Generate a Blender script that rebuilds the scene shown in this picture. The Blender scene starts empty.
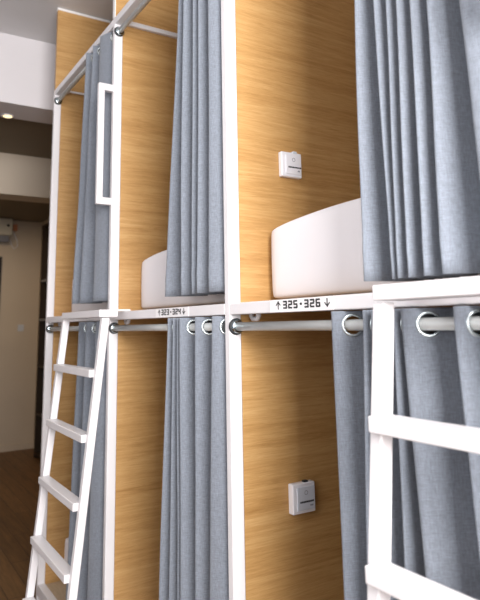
import bpy, bmesh, math, random
from mathutils import Vector, Matrix, noise
random.seed(4)
S, H = 0.92, 1.64              # scene unit in metres, eye height in metres
C = bpy.context.scene.collection

def W(p):                       # scene units -> metres
    return Vector((p[0]*S, p[1]*S, p[2]*S + H))

# ------------------------------------------------------------------ materials
def newmat(name):
    m = bpy.data.materials.new(name); m.use_nodes = True
    nt = m.node_tree; b = nt.nodes['Principled BSDF']
    return m, nt, b

def coords(nt, scale=(1, 1, 1), rot=(0, 0, 0)):
    g = nt.nodes.new('ShaderNodeNewGeometry'); mp = nt.nodes.new('ShaderNodeMapping')
    mp.inputs['Scale'].default_value = scale; mp.inputs['Rotation'].default_value = rot
    nt.links.new(g.outputs['Position'], mp.inputs['Vector'])
    return mp.outputs['Vector']

def nz(nt, vec, scale, detail=3, rough=.5, dist=0):
    n = nt.nodes.new('ShaderNodeTexNoise')
    n.inputs['Scale'].default_value = scale; n.inputs['Detail'].default_value = detail
    n.inputs['Roughness'].default_value = rough; n.inputs['Distortion'].default_value = dist
    nt.links.new(vec, n.inputs['Vector'])
    return n.outputs['Fac']

def ramp(nt, fac, stops):
    r = nt.nodes.new('ShaderNodeValToRGB')
    e = r.color_ramp.elements
    while len(e) < len(stops): e.new(.5)
    for i, (p, c) in enumerate(stops):
        e[i].position = p; e[i].color = (*c, 1)
    nt.links.new(fac, r.inputs['Fac'])
    return r.outputs['Color']

def bump(nt, b, fac, strength, dist=.002):
    bp = nt.nodes.new('ShaderNodeBump'); bp.inputs['Strength'].default_value = strength
    bp.inputs['Distance'].default_value = dist
    nt.links.new(fac, bp.inputs['Height']); nt.links.new(bp.outputs['Normal'], b.inputs['Normal'])

def mathn(nt, op, a, b_=None, v=None):
    n = nt.nodes.new('ShaderNodeMath'); n.operation = op
    nt.links.new(a, n.inputs[0])
    if b_ is not None: nt.links.new(b_, n.inputs[1])
    if v is not None: n.inputs[1].default_value = v
    return n.outputs[0]

def paint(name, col, rough=.5, var=.03, sc=6, metal=0, bs=.05):
    m, nt, b = newmat(name)
    v = coords(nt)
    f = nz(nt, v, sc, 4)
    c0 = tuple(max(0, x*(1-var)) for x in col); c1 = tuple(min(1, x*(1+var)) for x in col)
    nt.links.new(ramp(nt, f, [(.3, c0), (.7, c1)]), b.inputs['Base Color'])
    b.inputs['Roughness'].default_value = rough; b.inputs['Metallic'].default_value = metal
    bump(nt, b, nz(nt, v, 250, 2), bs, .001)
    return m

def wood(name, dark, mid, light, axis='y', rough=.45, tone=1.0):
    m, nt, b = newmat(name)
    sc = {'y': (9, 1.1, 24), 'x': (1.1, 9, 24), 'z': (9, 9, 1.1)}[axis]
    v = coords(nt, sc)
    a = nz(nt, v, 1.6, 6, .62, 1.3)
    fine = nz(nt, coords(nt, tuple(s*3.2 for s in sc)), 3.0, 6, .75, 1.0)
    big = nz(nt, coords(nt, tuple(s*.25 for s in sc)), 1.4, 2, .5, .6)
    mix = mathn(nt, 'ADD', mathn(nt, 'MULTIPLY', a, v=.38), mathn(nt, 'MULTIPLY', fine, v=.46))
    mix = mathn(nt, 'ADD', mix, mathn(nt, 'MULTIPLY', big, v=.16))
    nt.links.new(ramp(nt, mix, [(.37, dark), (.5, mid), (.62, light)]), b.inputs['Base Color'])
    b.inputs['Roughness'].default_value = rough
    bump(nt, b, mix, .08, .001)
    return m

def fabric(name, base):
    m, nt, b = newmat(name)
    v = coords(nt)
    warp = nz(nt, coords(nt, (500, 500, 60)), 1.0, 2, .7)      # vertical slubs
    weft = nz(nt, coords(nt, (60, 60, 620)), 1.0, 2, .7)       # horizontal slubs
    s = mathn(nt, 'ADD', mathn(nt, 'MULTIPLY', warp, v=.5), mathn(nt, 'MULTIPLY', weft, v=.5))
    d = tuple(x*.72 for x in base); l = tuple(min(1, x*1.28) for x in base)
    nt.links.new(ramp(nt, s, [(.33, d), (.5, base), (.67, l)]), b.inputs['Base Color'])
    b.inputs['Roughness'].default_value = .9
    b.inputs['Sheen Weight'].default_value = .25
    b.inputs['Sheen Roughness'].default_value = .5
    bump(nt, b, s, .25, .001)
    return m

M = {}
M['white'] = paint('white_powder_coat', (.75, .735, .75), .35, .015)
M['wood'] = wood('oak_laminate', (.35, .180, .054), (.48, .275, .100), (.57, .355, .150))
M['edge'] = paint('white_edge_band', (.84, .83, .82), .4, .02)
M['fabric'] = fabric('grey_blue_linen', (.172, .194, .230))
M['sheet'] = paint('white_cotton_sheet', (.82, .805, .83), .85, .02, 3, bs=.2)
M['steel'] = paint('grey_steel_tube', (.56, .585, .58), .38, .03, 12, metal=.25)
M['chrome'] = paint('chrome_flange', (.50, .58, .62), .12, .05, 12, metal=1)
M['rubber'] = paint('black_rubber', (.018, .022, .024), .6, .1)
M['grommet'] = paint('satin_grommet_ring', (.50, .56, .58), .25, .03, metal=.7)
M['plastic'] = paint('white_plastic', (.78, .78, .82), .35, .01)
M['plastic2'] = paint('pale_blue_grey_plastic', (.60, .64, .71), .35, .02)
M['ink'] = paint('black_ink', (.012, .012, .014), .5, .1)
M['inkgrey'] = paint('grey_ink', (.20, .21, .25), .5, .1)
M['sign'] = paint('white_sign_film', (.86, .85, .86), .4, .01)
M['wall'] = paint('white_wall_paint', (.70, .68, .70), .75, .02, 2)
M['ceil'] = paint('grey_white_ceiling_paint', (.68, .675, .68), .8, .02, 2)
M['cream'] = paint('cream_corridor_paint', (.58, .50, .40), .7, .03, 2)
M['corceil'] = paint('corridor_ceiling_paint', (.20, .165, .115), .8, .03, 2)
M['darkwood'] = wood('dark_stained_wood', (.02, .011, .005), (.035, .02, .009), (.05, .03, .014), 'z', .5)
M['doorway_dark'] = paint('painted_doorway_dark', (.012, .01, .009), .5, .1)  # shade inside the open doorway, put into the colour
M['deck'] = wood('pale_deck_wood', (.40, .30, .19), (.50, .39, .26), (.58, .47, .33), 'x', .55)
M['ac'] = paint('ivory_plastic', (.60, .58, .50), .45, .02)
M['orange'] = paint('orange_plastic', (.55, .22, .10), .5, .05)

def floor_mat():
    m, nt, b = newmat('brown_plank_floor')
    v = coords(nt)
    br = nt.nodes.new('ShaderNodeTexBrick')
    br.inputs['Scale'].default_value = 1.0
    br.inputs['Brick Width'].default_value = 1.2; br.inputs['Row Height'].default_value = .14
    br.inputs['Mortar Size'].default_value = .0025; br.inputs['Mortar'].default_value = (.02, .01, .004, 1)
    br.inputs['Color1'].default_value = (.15, .075, .026, 1); br.inputs['Color2'].default_value = (.20, .105, .04, 1)
    nt.links.new(v, br.inputs['Vector'])
    g = nz(nt, coords(nt, (1.2, 14, 1)), 3, 6, .65, .8)
    gr = ramp(nt, g, [(.3, (.6, .6, .6)), (.7, (1.25, 1.25, 1.25))])
    mx = nt.nodes.new('ShaderNodeMix'); mx.data_type = 'RGBA'; mx.blend_type = 'MULTIPLY'
    mx.inputs['Factor'].default_value = 1
    nt.links.new(br.outputs['Color'], mx.inputs['A']); nt.links.new(gr, mx.inputs['B'])
    nt.links.new(mx.outputs['Result'], b.inputs['Base Color'])
    b.inputs['Roughness'].default_value = .55
    bump(nt, b, g, .1)
    return m
M['floor'] = floor_mat()

def emit(name, col, st):
    m, nt, b = newmat(name)
    b.inputs['Base Color'].default_value = (.9, .9, .9, 1)
    b.inputs['Emission Color'].default_value = (*col, 1); b.inputs['Emission Strength'].default_value = st
    return m
M['lamp'] = emit('warm_lamp_disc', (1, .70, .32), 2.4)

# ------------------------------------------------------------------ mesh building
class MB:
    def __init__(s): s.bm = bmesh.new()
    def box(s, x0, x1, y0, y1, z0, z1, bev=0.0, seg=2):
        vs = [s.bm.verts.new(W((x, y, z))) for x in (x0, x1) for y in (y0, y1) for z in (z0, z1)]
        F = [(0, 1, 3, 2), (4, 6, 7, 5), (0, 4, 5, 1), (2, 3, 7, 6), (0, 2, 6, 4), (1, 5, 7, 3)]
        fs = [s.bm.faces.new([vs[i] for i in f]) for f in F]
        if bev:
            es = list({e for f in fs for e in f.edges})
            bmesh.ops.bevel(s.bm, geom=es, offset=bev*S, segments=seg, profile=.5, affect='EDGES')
        return s
    def slant(s, x0, x1, ya, za, yb, zb, dep, bev=.003):
        """bar in a plane of constant x; front line runs (ya,za)->(yb,zb), depth dep towards +y"""
        vs = [s.bm.verts.new(W(p)) for p in [(x0, ya, za), (x1, ya, za), (x1, ya+dep, za), (x0, ya+dep, za),
                                             (x0, yb, zb), (x1, yb, zb), (x1, yb+dep, zb), (x0, yb+dep, zb)]]
        F = [(0, 1, 2, 3), (7, 6, 5, 4), (0, 4, 5, 1), (1, 5, 6, 2), (2, 6, 7, 3), (3, 7, 4, 0)]
        fs = [s.bm.faces.new([vs[i] for i in f]) for f in F]
        bmesh.ops.recalc_face_normals(s.bm, faces=fs)
        es = list({e for f in fs for e in f.edges})
        bmesh.ops.bevel(s.bm, geom=es, offset=bev*S, segments=2, profile=.5, affect='EDGES')
        return s
    def tube(s, pts, r, n=16, cap=True):
        P = [W(p) for p in pts]; r = r*S; rings = []
        up0 = None
        for i, p in enumerate(P):
            t = (P[min(i+1, len(P)-1)] - P[max(i-1, 0)]).normalized()
            if up0 is None:
                a = Vector((0, 0, 1)) if abs(t.z) < .9 else Vector((0, 1, 0))
                u = t.cross(a).normalized()
            else:
                u = (up0 - t*up0.dot(t)).normalized()
            up0 = u; w = t.cross(u)
            rings.append([s.bm.verts.new(p + (u*math.cos(k*2*math.pi/n) + w*math.sin(k*2*math.pi/n))*r) for k in range(n)])
        for a, b in zip(rings, rings[1:]):
            for k in range(n):
                f = s.bm.faces.new((a[k], a[(k+1) % n], b[(k+1) % n], b[k])); f.smooth = True
        if cap:
            s.bm.faces.new(rings[0][::-1]); s.bm.faces.new(rings[-1])
        return s
    def lathe(s, c, axis, prof, n=28, closed=False):
        """profile [(radius, along)] in scene units revolved about axis through c"""
        c = W(c); ax = Vector(axis).normalized()
        a = Vector((0, 0, 1)) if abs(ax.z) < .9 else Vector((1, 0, 0))
        u = ax.cross(a).normalized(); w = ax.cross(u); rings = []
        for r, h in prof:
            rings.append([s.bm.verts.new(c + ax*h*S + (u*math.cos(k*2*math.pi/n) + w*math.sin(k*2*math.pi/n))*r*S) for k in range(n)])
        prs = list(zip(rings, rings[1:]))
        if closed: prs.append((rings[-1], rings[0]))
        for A, B in prs:
            for k in range(n):
                f = s.bm.faces.new((A[k], A[(k+1) % n], B[(k+1) % n], B[k])); f.smooth = True
        if not closed:
            if prof[0][0] > 1e-6: s.bm.faces.new(rings[0][::-1])
            if prof[-1][0] > 1e-6: s.bm.faces.new(rings[-1])
        return s
    def poly(s, pts, ext):
        """flat polygon (scene units) extruded by vector ext"""
        P = [W(p) for p in pts]; e = Vector(ext)*S
        a = [s.bm.verts.new(p) for p in P]; b = [s.bm.verts.new(p+e) for p in P]
        s.bm.faces.new(a); s.bm.faces.new(b[::-1]); n = len(P)
        for i in range(n): s.bm.faces.new((a[i], b[i], b[(i+1) % n], a[(i+1) % n]))
        return s
    def build(s, name, mat, parent=None, fix=True):
        if fix: bmesh.ops.recalc_face_normals(s.bm, faces=s.bm.faces[:])
        vs = [v.co for v in s.bm.verts]
        lo = Vector((min(v.x for v in vs), min(v.y for v in vs), min(v.z for v in vs)))
        hi = Vector((max(v.x for v in vs), max(v.y for v in vs), max(v.z for v in vs)))
        org = Vector(((lo.x+hi.x)/2, (lo.y+hi.y)/2, lo.z))
        bmesh.ops.translate(s.bm, verts=s.bm.verts[:], vec=-org)
        me = bpy.data.meshes.new(name); s.bm.to_mesh(me); s.bm.free()
        me.materials.append(mat)
        o = bpy.data.objects.new(name, me); C.objects.link(o)
        if parent is not None:
            o.parent = parent; o.location = org - wloc(parent)
        else: o.location = org
        return o

def wloc(o):
    v = o.location.copy()
    while o.parent: o = o.parent; v += o.location
    return v

def tag(o, label=None, cat=None, group=None, kind=None):
    if label: o['label'] = label
    if cat: o['category'] = cat
    if group: o['group'] = group
    if kind: o['kind'] = kind
    return o

def thing(name, loc, label, cat, group=None):
    o = bpy.data.objects.new(name, None); C.objects.link(o); o.location = W(loc)
    o.empty_display_size = .05
    return tag(o, label, cat, group)

def structure(name, mb, mat): return tag(mb.build(name, mat), kind='structure')

# ------------------------------------------------------------------ layout numbers (scene units)
FL, CE = -1.78, 2.13
PX = [-3.87, -2.766, -1.686, -.601]      # left faces of the posts
PW, PD = .031, .043                      # post width and depth
BACK = 2.15
RAIL0, RAIL1 = .031, .067
TR0, TR1 = 1.512, 1.549

# ------------------------------------------------------------------ the room
t = MB(); t.box(-10.2, 2.3, -2.7, 2.4, FL-.1, FL); structure('floor', t, M['floor'])
t = MB(); t.box(-4.4, 2.3, -2.7, 2.4, CE+.006, CE+.1); structure('ceiling', t, M['ceil'])
t = MB(); t.box(-4.73, -4.4, -2.7, 2.3, 1.61, CE+.1); structure('wall_bulkhead', t, M['wall'])
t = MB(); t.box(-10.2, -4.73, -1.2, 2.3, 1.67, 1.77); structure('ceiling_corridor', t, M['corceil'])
t = MB(); t.box(-6.24, -5.96, -1.2, 1.42, 1.27, 1.67); structure('trim_1', t, M['cream'])
t = MB(); t.box(-9.9, -9.78, -1.2, 1.52, FL, 1.67); structure('wall_far', t, M['cream'])
t = MB(); t.box(-9.78, -4.4, 1.41, 1.5, FL, 1.67); structure('wall_corridor_right', t, M['cream'])
t = MB(); t.box(-9.78, -4.4, -1.3, -1.2, FL, 1.67); structure('wall_corridor_left', t, M['cream'])
t = MB(); t.box(-4.5, -4.4, -2.7, -1.2, FL, 1.61); structure('wall_left', t, M['wall'])
t = MB(); t.box(-4.4, 2.3, 2.32, 2.42, FL, CE); structure('wall_back', t, M['wall'])
t = MB(); t.box(-9.78, -9.75, .86, 1.41, FL, FL+.09); structure('baseboard_far', t, M['cream'])
# window wall to the right of the camera, and the wall behind the camera, each with real openings
def wall_with_openings_x(name, x0, x1, ya, yb, opens):
    t = MB(); y = ya
    for (a, b, z0, z1) in opens:
        t.box(x0, x1, y, a, FL, CE); t.box(x0, x1, a, b, FL, z0); t.box(x0, x1, a, b, z1, CE); y = b
    t.box(x0, x1, y, yb, FL, CE); structure(name, t, M['wall'])
wall_with_openings_x('wall_right', 2.2, 2.3, -2.7, 2.4, [(-3.0, -.2, -1.0, 1.9)])
t = MB(); x = -4.4
for (a, b) in ((-3.6, -1.9), (-1.4, .2), (.5, 2.0)):
    t.box(x, a, -2.8, -2.7, FL, CE); t.box(a, b, -2.8, -2.7, FL, -.9); t.box(a, b, -2.8, -2.7, 1.7, CE); x = b
t.box(x, 2.3, -2.8, -2.7, FL, CE); structure('wall_front', t, M['wall'])
def window(n, x0, x1, y0, y1, z0, z1):
    t = MB(); w = .05
    if x1-x0 < y1-y0:
        t.box(x0, x1, y0, y0+w, z0, z1); t.box(x0, x1, y1-w, y1, z0, z1)
        t.box(x0, x1, y0, y1, z0, z0+w); t.box(x0, x1, y0, y1, z1-w, z1)
        ym = (y0+y1)/2; t.box(x0, x1, ym-.02, ym+.02, z0, z1)
    else:
        t.box(x0, x0+w, y0, y1, z0, z1); t.box(x1-w, x1, y0, y1, z0, z1)
        t.box(x0, x1, y0, y1, z0, z0+w); t.box(x0, x1, y0, y1, z1-w, z1)
        xm = (x0+x1)/2; t.box(xm-.02, xm+.02, y0, y1, z0, z1)
    structure('window_%d' % n, t, M['white'])
window(1, 2.23, 2.27, -2.5, -.2, -1.0, 1.9)
window(2, -3.6, -1.9, -2.77, -2.73, -.9, 1.7)
window(3, -1.4, .2, -2.77, -2.73, -.9, 1.7)
window(4, .5, 2.0, -2.77, -2.73, -.9, 1.7)
t = MB(); t.box(-9.775, -9.74, -.15, .83, FL, 1.09, .004); structure('doorway_dark_1', t, M['doorway_dark'])  # flat near-black slab painted as the darkness of an open doorway

# ------------------------------------------------------------------ the bunk framework
fr = thing('bunk_frame', (-2.25, 1.0, FL),
           'white steel two-storey bunk framework with oak divider panels along the room', 'bunk bed frame')
for i, x in enumerate(PX):
    t = MB(); t.box(x, x+PW, 0, PD, FL, TR1, .004); t.build('post', M['white'], fr)
    t = MB(); t.box(x, x+PW, BACK-PD, BACK, FL, TR1, .004); t.build('post', M['white'], fr)
    # oak divider behind the post, rising past the top rail to the ceiling
    a, b = x+.004, x+PW-.001
    t = MB()
    t.box(a, b, PD, BACK-PD, FL+.2, CE-.012)
    t.box(a, b, .003, PD, TR1, CE-.012)
    t.build('divider_panel', M['wood'], fr)
    t = MB(); t.box(a-.004, b+.004, .0, BACK-PD, CE-.012, CE+.004, .001); t.build('panel_trim', M['edge'], fr)
    if i:
        t = MB(); t.box(a-.002, b+.002, -.002, .0028, TR1, CE-.012, .001); t.build('edge_strip', M['edge'], fr)
for i in range(3):
    a, b = PX[i]+PW, PX[i+1]
    for z0, z1, nm in ((RAIL0, RAIL1, 'front_rail'), (TR0, TR1, 'front_rail'), (-1.51, -1.456, 'front_rail')):
        t = MB(); t.box(a, b, .0, PD, z0, z1, .003); t.build(nm, M['white'], fr)
    for z0, z1 in ((RAIL0, RAIL1), (TR0, TR1)):
        t = MB(); t.box(a, b, BACK-PD, BACK, z0, z1, .003); t.build('back_rail', M['white'], fr)
    # tube running into the depth of the pod on the panel, just under the top rail
    if i:
        t = MB(); t.box(a, a+.022, PD, BACK-PD, TR0+.002, TR0+.026, .003); t.build('cross_rail', M['white'], fr)
    else:
        t = MB(); t.tube([(a+.02, .075, 1.546), (a+.02, BACK-PD, 1.546)], .007, 12); t.build('cross_rail', M['white'], fr)
        t = MB(); t.tube([(a+.018, PD, 1.530), (a+.018, .062, 1.530), (a+.02, .078, 1.546)], .011, 12)
        t.lathe((a+.02, .078, 1.546), (0, 1, 0), [(.008, -.014), (.015, -.010), (.015, .010), (.008, .014)], 16); t.build('elbow_bracket', M['edge'], fr)
    # upper deck and lower deck
    t = MB(); t.box(a, b, PD+.001, BACK-PD, .046, .0695, .002); t.build('upper_deck', M['wood'], fr)
    t = MB()
    for k in range(14):
        y0 = PD+.002+k*.148; t.box(a, b, y0, y0+.143, -1.487, -1.462, .003)
    t.build('lower_deck', M['deck'], fr)
    t = MB(); t.box(a, b, BACK-PD+.045, BACK-PD+.06, FL, CE-.02); t.build('back_panel', M['wood'], fr)
    # small curved conduit stub under the upper deck beside the panel
    t = MB(); t.tube([(a+.012, .075, .046), (a+.014, .074, .026), (a+.024, .073, .017), (a+.05, .072, .018), (a+.058, .071, .028), (a+.058, .071, .046)], .0085, 12)
    t.build('cable_conduit', M['plastic'], fr)
# grab handles standing out from the posts that carry a ladder
for x in (PX[1], PX[3]):
    t = MB(); a, b = x+.003, x+.028
    t.box(a, b, -.074, -.044, .578, 1.187, .003)
    t.box(a, b, -.05, .002, 1.152, 1.187, .003); t.box(a, b, -.05, .002, .578, .612, .003)
    t.build('grab_handle', M['white'], fr)

# ------------------------------------------------------------------ curtain rods
def rod(i, z, label):
    a, b = PX[i]+PW, PX[i+1]
    r = thing('curtain_rod', (a+.0, .022, z), label, 'curtain rod', 'steel curtain rods of the bunks')
    t = MB(); t.tube([(a+.006, .022, z), (b-.006, .022, z)], .0135, 20); t.build('tube', M['steel'], r)
    for e, sg in ((a, 1), (b, -1)):
        t = MB(); t.lathe((e, .022, z), (sg, 0, 0), [(.026, .0), (.026, .006), (.023, .009), (.020, .009)], 28)
        f = t.build('flange', M['rubber'], r)
        t = MB(); t.lathe((e, .022, z), (sg, 0, 0), [(.021, .0), (.021, .0145), (.0185, .018), (.0135, .018)], 28)
        t.build('socket', M['chrome'], f)
LOWR, UPR = -.006, 1.474
rod(0, UPR, 'top curtain rod of the farthest bunk, beside the end panel')
rod(1, UPR, 'top curtain rod of the middle bunk, at the upper left edge')
rod(2, UPR, 'top curtain rod of the nearest bunk above the pale curtain')
rod(0, LOWR, 'lower curtain rod behind the far white ladder')
rod(1, LOWR, 'lower curtain rod under the number 323-324')
rod(2, LOWR, 'lower curtain rod under the number 325-326')

# ------------------------------------------------------------------ curtains
def hermite(p0, p1, t0, t1, u):
    h00 = 2*u**3-3*u**2+1; h10 = u**3-2*u**2+u; h01 = -2*u**3+3*u**2; h11 = u**3-u**2
    return [h00*p0[k]+h10*t0[k]+h01*p1[k]+h11*t1[k] for k in (0, 1)]

def curtain(rz, zbot, crests, end, label, seed, yf=-.020, yb=.098, vf=.86):
    """crests: (x at rod, x at bottom) of each forward fold; end: (x at rod, x at bottom) of the free edge"""
    rnd = random.Random(seed)
    ztop = rz + .034
    # knots: crest, valley, crest, ...
    kn = []
    allc = crests + [end]
    for i in range(len(crests)):
        kn.append((allc[i][0], allc[i][1], yf + rnd.uniform(-.002, .003), 0))
        g0, g1 = allc[i+1][0]-allc[i][0], allc[i+1][1]-allc[i][1]
        if i < len(crests)-1:
            kn.append((allc[i][0]+vf*g0, allc[i][1]+vf*g1, yb + rnd.uniform(-.006, .004), 1))
        else:
            kn.append((end[0], end[1], .045, 2))
    n = 18
    zs = [ztop - k*.0046 for k in range(17)]
    zl = zs[-1]; m = 40
    zs += [zl + (zbot-zl)*k/m for k in range(1, m+1)]
    hem = zbot + .055
    cols = (len(kn)-1)*n + 1
    grid = []; bm = bmesh.new()
    ph = [rnd.uniform(0, 6.28) for _ in kn]
    for z in zs:
        f = min(1, max(0, (rz-z)/(rz-zbot)))
        row = []
        K = []
        for j, (xt, xb, y, ty) in enumerate(kn):
            x = xt + (xb-xt)*f + .004*f*math.sin(z*4.2+ph[j])
            yy = y + ((.007 if ty else .002)*f*math.sin(z*3+ph[j]*1.7) if ty < 2 else 0)
            K.append((x, yy))
        for j in range(len(kn)-1):
            p0, p1 = K[j], K[j+1]; dx = p1[0]-p0[0]
            wv = max(.75*abs(dx), .030)
            if kn[j][3] == 0 and kn[j+1][3] == 1:
                e0 = (max(.45*dx, .024), 0); e1 = (max(1.25*dx, .026), 0)
            else:
                e0 = (wv, 0); e1 = (wv, 0) if kn[j+1][3] < 2 else (dx*.2, .05)
            if j == 0: e0 = (wv*.8, -.01)
            for k in range(n + (1 if j == len(kn)-2 else 0)):
                q = hermite(p0, p1, e0, e1, k/n)
                nn = noise.noise(Vector((q[0]*9+seed, z*2.2, q[1]*9)))*.0035*min(1, f*3)
                row.append((q[0]+nn, q[1]+nn*.6))
        grid.append(row)
    V = [[bm.verts.new(W((p[0], p[1]-(.0012 if abs(z-hem) < .02 else 0), z))) for p in row] for row, z in zip(grid, zs)]
    # grommets: where the cloth crosses the rod line
    gr = []
    ri = min(range(len(zs)), key=lambda i: abs(zs[i]-rz))
    row = grid[ri]
    for i in range(len(row)-1):
        a, b = row[i], row[i+1]
        if (a[1]-.022)*(b[1]-.022) < 0:
            u = (.022-a[1])/(b[1]-a[1])
            c = (a[0]+(b[0]-a[0])*u, .022)
            d = Vector((row[min(i+3, len(row)-1)][0]-row[max(i-2, 0)][0], row[min(i+3, len(row)-1)][1]-row[max(i-2, 0)][1], 0)).normalized()
            gr.append((c, d, i))
    gw = [W((c[0], c[1], rz)) for c, d, i in gr]
    for r in range(len(V)-1):
        for k in range(len(V[0])-1):
            q = (V[r][k], V[r][k+1], V[r+1][k+1], V[r+1][k])
            if r < 18:
                ce = (q[0].co+q[1].co+q[2].co+q[3].co)/4
                if any(abs(k-g[2]) < 11 and (ce-w).length < .0245*S for g, w in zip(gr, gw)): continue
            bm.faces.new(q).smooth = True
    mb = MB(); mb.bm.free(); mb.bm = bm
    o = mb.build('curtain', M['fabric'], None, fix=False)
    s = o.modifiers.new('cloth_thickness', 'SOLIDIFY'); s.thickness = .0016; s.offset = 0
    tag(o, label, 'curtain', 'grey-blue bunk curtains')
    for (c, d, i) in gr:
        nrm = Vector((d.y, -d.x, 0))
        t = MB(); t.lathe((c[0], c[1], rz), nrm,
                          [(.0215, -.0022), (.0222, -.0032), (.027, -.0032), (.0285, -.001), (.0285, .001), (.027, .0032), (.0222, .0032), (.0215, .0022)], 32, closed=True)
        t.build('grommet', M['grommet'], o)
    return o

def ext(x0, z0, x1, z1, z): return x0 + (x1-x0)*(z-z0)/(z1-z0)
def mk(top, zt, bot, zb, rz, zbot, damp=.6):
    out = []
    for a, b in zip(top, bot):
        xa = ext(b, zb, a, zt, rz) if rz < zt+.1 else a + (a-b)/(zt-zb)*(rz-zt)*damp
        xb = b + (b-a)/(zb-zt)*(zbot-zb)
        out.append((xa, xb))
    return out
e1, e2 = PX[1]-.006, PX[2]-.006
# upper, farthest bunk
c = mk([-3.131, -3.025, -2.90], 1.40, [-3.245, -3.123, -2.917], .14, UPR, .125)
curtain(UPR, .125, c, (e1, e1), 'dark grey curtain hanging in the upper bunk behind the white grab handle', 1)
# upper, middle bunk
c = mk([-1.979, -1.925, -1.860, -1.814, -1.74], 1.15, [-2.091, -1.96, -1.872, -1.834, -1.748], .12, UPR, .108)
curtain(UPR, .108, c, (e2, e2), 'grey curtain of the middle upper bunk, above the number 323-324', 2)
# upper, nearest bunk (runs out of the frame on the right)
c = mk([-1.003, -.939, -.905, -.874, -.832, -.792, -.716], .70, [-1.022, -.943, -.921, -.888, -.851, -.799, -.700], .095, UPR, .092)
curtain(UPR, .092, c, (-.612, -.612), 'pale sunlit curtain of the nearest upper bunk, above the right ladder', 3)
# lower row
ZB = -1.43
c = mk([-3.127, -3.013, -2.86], 0, [-3.207, -3.066, -2.894], -1.2, LOWR, ZB)
curtain(LOWR, ZB, c, (e1, e1), 'slate curtain of the lower bunk behind the far white ladder', 4)
c = mk([-2.068, -2.026, -1.993, -1.965, -1.855, -1.737], -.015, [-2.124, -2.051, -1.989, -1.956, -1.863, -1.765], -.85, LOWR, ZB)
curtain(LOWR, ZB, c, (e2, e2), 'blue-grey curtain of the middle lower bunk, under the number 323-324', 5)
c = mk([-1.145, -1.034, -1.004, -.941, -.916, -.781, -.690], -.017, [-1.144, -1.062, -1.019, -.951, -.895, -.761, -.680], -.53, LOWR, ZB)
curtain(LOWR, ZB, c, (-.612, -.612), 'blue-grey curtain of the nearest lower bunk, behind the right ladder', 6)

# ------------------------------------------------------------------ mattresses
def mattress(i, z0, z1, label):
    x0, x1, y0, y1 = PX[i]+PW+.004, PX[i+1]-.003, .135, BACK-PD-.02
    nx, ny, r = 26, 40, .026
    bm = bmesh.new(); cx, cy = (x0+x1)/2, (y0+y1)/2; hx, hy = (x1-x0)/2, (y1-y0)/2
    bmesh.ops.create_cube(bm, size=2)
    bmesh.ops.subdivide_edges(bm, edges=bm.edges[:], cuts=15, use_grid_fill=True)
    zc, hz = (z0+z1)/2, (z1-z0)/2
    for v in bm.verts:
        x, y, z = v.co
        # rounded box: clamp towards an inner box
        X, Y, Z = x*hx, y*hy, z*hz
        ix = max(-hx+r, min(hx-r, X)); iy = max(-hy+r, min(hy-r, Y)); iz = max(-hz+r, min(hz-r, Z))
        d = Vector((X-ix, Y-iy, Z-iz))
        if d.length > 0:
            # spread the outer samples around the rounded edge
            d = d.normalized()*r
        p = Vector((ix, iy, iz)) + d
        if z > 0:
            dome = (1-abs(p.x/hx)**2.4)
            p.z += .038*dome*max(0, p.z/hz)
        if y < 0: p.y -= .010*(1-(p.z/hz)**2)*(1-abs(p.x/hx)**4)
        p.z += .003*noise.noise(Vector((p.x*5, p.y*5, i)))*max(0, z)
        v.co = W((cx+p.x, cy+p.y, zc+p.z))
    for f in bm.faces: f.smooth = True
    mb = MB(); mb.bm.free(); mb.bm = bm
    o = mb.build('mattress', M['sheet'])
    s = o.modifiers.new('smooth', 'SUBSURF'); s.levels = 1; s.render_levels = 1
    tag(o, label, 'mattress', 'mattresses in white fitted sheets')
mattress(0, .0705, .314, 'white-sheeted mattress sliver beside the curtain of the farthest upper bunk')
mattress(1, .0705, .314, 'white-sheeted mattress left of the curtain in the middle upper bunk')
mattress(2, .0705, .314, 'large white-sheeted mattress in the upper bunk above the number 325-326')
mattress(0, -1.461, -1.215, 'white-sheeted mattress in the lower bunk behind the far ladder')
mattress(1, -1.461, -1.215, 'white-sheeted mattress corner at the bottom of the middle lower bunk')

# ------------------------------------------------------------------ ladders
def ladder(dx, tl, label):
    xl, xr = -3.06+dx, -2.522+dx
    rw = .030
    yf = lambda z: -.163 + .103*(z+.206)        # front edge of treads as a function of height
    ld = thing('ladder', ((xl+xr)/2, yf(FL), FL), label, 'ladder', 'white bunk ladders')
    for x0, x1 in ((xl-rw, xl), (xr, xr+rw)):
        t = MB(); t.slant(x0, x1, yf(.038)+.018, .038, yf(FL)+.018, FL, .032); t.build('side_rail', M['white'], ld)
    t = MB(); t.box(xl-.010-tl*.8, xr+.012, -.127, -.045, .042, .073, .003); t.build('top_bar', M['white'], ld)
    for x in (xl+.03, xr-.06):
        t = MB(); t.box(x, x+.03, -.05, .030, .0674, .0755, .002); t.box(x, x+.03, -.05, -.044, .045, .07, .001); t.build('hook', M['white'], ld)
    for k in range(6):
        z = -.206 - .257*k
        y = yf(z)
        t = MB(); t.box(xl-tl, xr+.001, y, y+.050, z, z+.031, .003); t.build('tread', M['white'], ld)
    return ld
ladder(0, .001, 'white ladder leaning on the far bunk at the left of the photo, seen almost whole')
ladder(2.191, .016, 'white ladder at the right edge in front of the nearest curtains')

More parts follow.
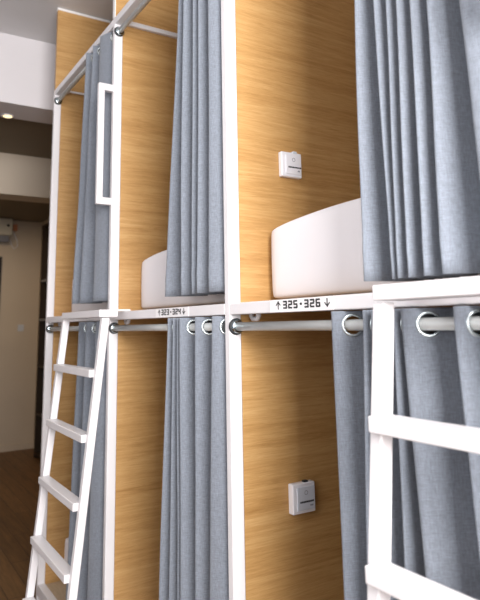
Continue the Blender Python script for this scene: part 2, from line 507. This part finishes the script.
# ------------------------------------------------------------------ number signs (seven-segment style figures as on the rail)
SEG = {'2': 'abged', '3': 'abgcd', '4': 'fgbc', '5': 'afgcd', '6': 'afgedc', '1': 'bc'}
def glyphs(t, txt, x0, x1, z0, z1, y):
    n = len(txt); pitch = (x1-x0)/n; th = pitch*.19
    for i, ch in enumerate(txt):
        a = x0+i*pitch+pitch*.10; b = x0+(i+1)*pitch-pitch*.10; zm = (z0+z1)/2; e = .0006
        vt = pitch*.24; g = th*.22
        if ch == '-':
            t.box(a+(b-a)*.28, b-(b-a)*.28, y-e, y, zm-th*.7, zm+th*.7); continue
        for s_ in SEG[ch]:
            c = min(vt, th*1.1)*.6
            if s_ in 'agd':
                zc = {'a': z1-th/2, 'g': zm, 'd': z0+th/2}[s_]
                t.poly([(a+c*.4, y, zc+th/2), (b-c*.4, y, zc+th/2), (b-g, y, zc), (b-c*.4, y, zc-th/2), (a+c*.4, y, zc-th/2), (a+g, y, zc)], (0, -e, 0))
            else:
                xa = a if s_ in 'fe' else b-vt
                lo, hi = (zm+g, z1-g) if s_ in 'fb' else (z0+g, zm-g)
                t.poly([(xa, y, lo+c*.5), (xa+vt/2, y, lo), (xa+vt, y, lo+c*.5), (xa+vt, y, hi-c*.5), (xa+vt/2, y, hi), (xa, y, hi-c*.5)], (0, -e, 0))
def arrow(t, x, z0, z1, y, up, w):
    e = .0006; h = w*.18
    t.box(x-h, x+h, y-e, y, z0, z1)
    zt, d = (z1, -1) if up else (z0, 1)
    for s_ in (-1, 1):
        t.poly([(x, y, zt), (x, y, zt+d*w*.38), (x+s_*w*.88, y, zt+d*w*1.25), (x+s_*w*1.05, y, zt+d*w*1.02)], (0, -e, 0))
def sign(xa, xb, txt, tx0, tx1, ua, da, label):
    s = thing('number_sign', ((xa+xb)/2, -.001, RAIL0), label, 'number sign', 'bunk number signs on the rail')
    t = MB(); t.box(xa, xb, -.0018, -.0002, RAIL0+.001, RAIL1-.001, .0005); t.build('plate', M['sign'], s)
    t = MB(); glyphs(t, txt, tx0, tx1, .0405, .0625, -.0019); t.build('digits', M['ink'], s)
    t = MB(); arrow(t, ua, .0395, .0625, -.0019, True, .0105); t.build('arrow', M['ink'], s)
    t = MB(); arrow(t, da, .0395, .0625, -.0019, False, .0105); t.build('arrow', M['ink'], s)
sign(-1.43, -1.155, '325-326', -1.368, -1.202, -1.388, -1.178, 'white number sign reading 325-326 with an up and a down arrow')
sign(-2.215, -1.935, '323-324', -2.163, -1.992, -2.180, -1.970, 'white number sign reading 323-324 with an up and a down arrow')

# ------------------------------------------------------------------ card switches on the panel
def card_switch(y0, y1, z0, z1, label, cat_slot):
    x = PX[2]+PW-.001; d = .021 + .005*cat_slot
    s = thing('card_switch', (x, (y0+y1)/2, z0), label, 'switch', 'white card switches on the oak panel')
    t = MB(); t.box(x, x+d, y0, y1, z0, z1, .004, 3); t.build('housing', M['plastic'], s)
    t = MB(); t.box(x+d-.001, x+d+.003, y0+.016, y1-.004, z0+.010, z1-.012, .0015); pn = t.build('front_panel', M['plastic2'] if cat_slot else M['plastic'], s)
    xx = x+d+.003
    t = MB(); t.lathe((xx-.0003, (y0+y1)/2+.006, z0+.062), (1, 0, 0), [(.0052, 0), (.0052, .0006), (.0068, .0006), (.0068, 0)], 20, closed=True)
    t.build('round_mark', M['inkgrey'], pn)
    t = MB(); rr = random.Random(5); y = y0+.026
    while y < y1-.012:
        w = rr.uniform(.003, .006); t.box(xx-.0003, xx+.0004, y, y+w, z0+.032, z0+.0375); y += w+.0011
    t.build('lettering', M['ink'], pn)
    t = MB(); y = y0+.066
    while y < y1-.014:
        w = rr.uniform(.002, .004); t.box(xx-.0003, xx+.0004, y, y+w, z0+.020, z0+.025); y += w+.0012
    t.build('small_print', M['inkgrey'], pn)
    t = MB(); t.box(x+.008, x+.022, y0+.05, y0+.066, z1-.004, z1+.005, .001); t.build('card_slot', M['rubber' if cat_slot else 'plastic2'], s)
card_switch(.208, .295, .503, .592, 'white card switch on the oak panel above the upper mattress', 0)
card_switch(.208, .298, -.594, -.503, 'white card switch on the oak panel of the lower bunk', 1)

# ------------------------------------------------------------------ corridor beyond
d = thing('downlight', (-4.53, -.12, 1.60), 'glowing warm round downlight in the soffit, upper left', 'ceiling light')
t = MB(); t.lathe((-4.69, -.13, 1.6105), (0, 0, -1), [(.034, 0), (.034, .004), (.0, .004)], 28); t.build('lamp_disc', M['lamp'], d)
t = MB(); t.lathe((-4.69, -.13, 1.6105), (0, 0, -1), [(.034, 0), (.034, .006), (.046, .006), (.046, 0)], 28, closed=True); t.build('trim_ring', M['plastic'], d)

a = thing('air_conditioner', (-9.68, .5, 1.23), 'ivory wall air conditioner high on the far corridor wall, left edge', 'air conditioner')
t = MB(); t.box(-9.779, -9.55, .05, .93, 1.40, 1.66, .02, 3); t.build('housing', M['ac'], a)
t = MB(); t.box(-9.77, -9.60, .09, .90, 1.30, 1.41, .02, 2); t.build('air_outlet', M['inkgrey'], a)
t = MB(); t.lathe((-9.553, .86, 1.55), (1, 0, 0), [(.02, 0), (.02, .008), (0, .008)], 16); t.build('status_dial', M['rubber'], a)
t = MB(); t.box(-9.779, -9.70, .965, 1.03, 1.50, 1.60, .006); tag(t.build('junction_box', M['orange']), 'small orange box on the corridor wall beside the air conditioner', 'junction box')
t = MB(); t.tube([(-9.765, .97, 1.52), (-9.76, 1.00, 1.44), (-9.76, 1.04, 1.36), (-9.76, 1.05, 1.26), (-9.76, 1.0, 1.22), (-9.76, .96, 1.28), (-9.765, .94, 1.36)], .008, 10)
t.build('drain_hose', M['plastic'], a)
t = MB(); t.box(-9.779, -9.765, 1.11, 1.20, -.04, .06, .004); w = t.build('light_switch', M['plastic2']); tag(w, 'small light switch on the far cream corridor wall', 'light switch')
sh = thing('shelf_unit', (-8.64, 1.33, FL), 'dark open shelf unit in the corridor corner beyond the bunks', 'shelf')
t = MB(); t.box(-9.08, -8.2, 1.385, 1.408, FL, 1.5); t.box(-9.08, -9.04, 1.25, 1.39, FL, 1.5); t.box(-8.24, -8.2, 1.25, 1.39, FL, 1.5); t.box(-9.08, -8.2, 1.25, 1.40, 1.47, 1.5)
t.build('carcass', M['darkwood'], sh)
for z in (.66, .10, -.55, -1.2, -1.74):
    t = MB(); t.box(-9.04, -8.24, 1.252, 1.386, z, z+.03, .002); t.build('shelf_board', M['darkwood'] if z < .05 else M['inkgrey'], sh)

# ------------------------------------------------------------------ light
w = bpy.data.worlds.new('World'); bpy.context.scene.world = w; w.use_nodes = True
bg = w.node_tree.nodes['Background']; bg.inputs['Color'].default_value = (.80, .88, 1.0, 1); bg.inputs['Strength'].default_value = .25

def area(name, loc, aim, sx, sy, power, col):
    l = bpy.data.lights.new(name, 'AREA'); l.shape = 'RECTANGLE'; l.size = sx*S; l.size_y = sy*S
    l.energy = power; l.color = col
    o = bpy.data.objects.new(name, l); C.objects.link(o); o.location = W(loc)
    o.rotation_euler = (W(aim)-W(loc)).to_track_quat('-Z', 'Y').to_euler()
    return o
area('window_daylight', (2.18, -1.05, .85), (-2.0, -.3, .3), 1.55, 2.1, 275, (1, .97, .96))
area('window_daylight', (1.25, -2.68, .7), (-.6, 0, .3), 1.4, 2.0, 12, (1, .97, .97))
area('window_daylight', (-.5, -2.68, .8), (-.8, 0, .4), 1.4, 1.8, 24, (.98, .98, 1))
for x, y in ((-4.69, -.13),):
    l = bpy.data.lights.new('downlight_beam', 'SPOT'); l.energy = 16; l.color = (1, .68, .36); l.spot_size = 2.4; l.spot_blend = .8; l.shadow_soft_size = .03
    o = bpy.data.objects.new('downlight_beam', l); C.objects.link(o); o.location = W((x, y, 1.595))
area('corridor_lamp', (-8.2, .2, 1.6), (-8.2, .2, 0), .5, .5, 14, (1, .74, .46))

# ------------------------------------------------------------------ camera
yaw, pitch, roll, f, cy = 5.63267129e-01, 1.69714895e-01, -1.80819381e-02, 604.442, 220.958
cyw, syw = math.cos(yaw), math.sin(yaw)
F = Vector((-cyw*math.cos(pitch), syw*math.cos(pitch), math.sin(pitch)))
R0 = Vector((syw, cyw, 0)); U0 = R0.cross(F)
R = R0*math.cos(roll) + U0*math.sin(roll); U = -R0*math.sin(roll) + U0*math.cos(roll)
cam = bpy.data.cameras.new('camera'); co = bpy.data.objects.new('camera', cam); C.objects.link(co)
mt = Matrix((R, U, -F)).transposed().to_4x4(); mt.translation = W((0, -1, 0)); co.matrix_world = mt
cam.sensor_fit = 'VERTICAL'; cam.sensor_height = 36; cam.lens = f/600*36; cam.shift_y = (cy-300)/600
cam.clip_start = .05
cam.dof.use_dof = True; cam.dof.focus_distance = 1.95*S; cam.dof.aperture_fstop = 4.5
bpy.context.scene.camera = co
vs = bpy.context.scene.view_settings
vs.view_transform = 'Standard'; vs.look = 'None'; vs.gamma = 1; vs.exposure = 0; vs.use_curve_mapping = False
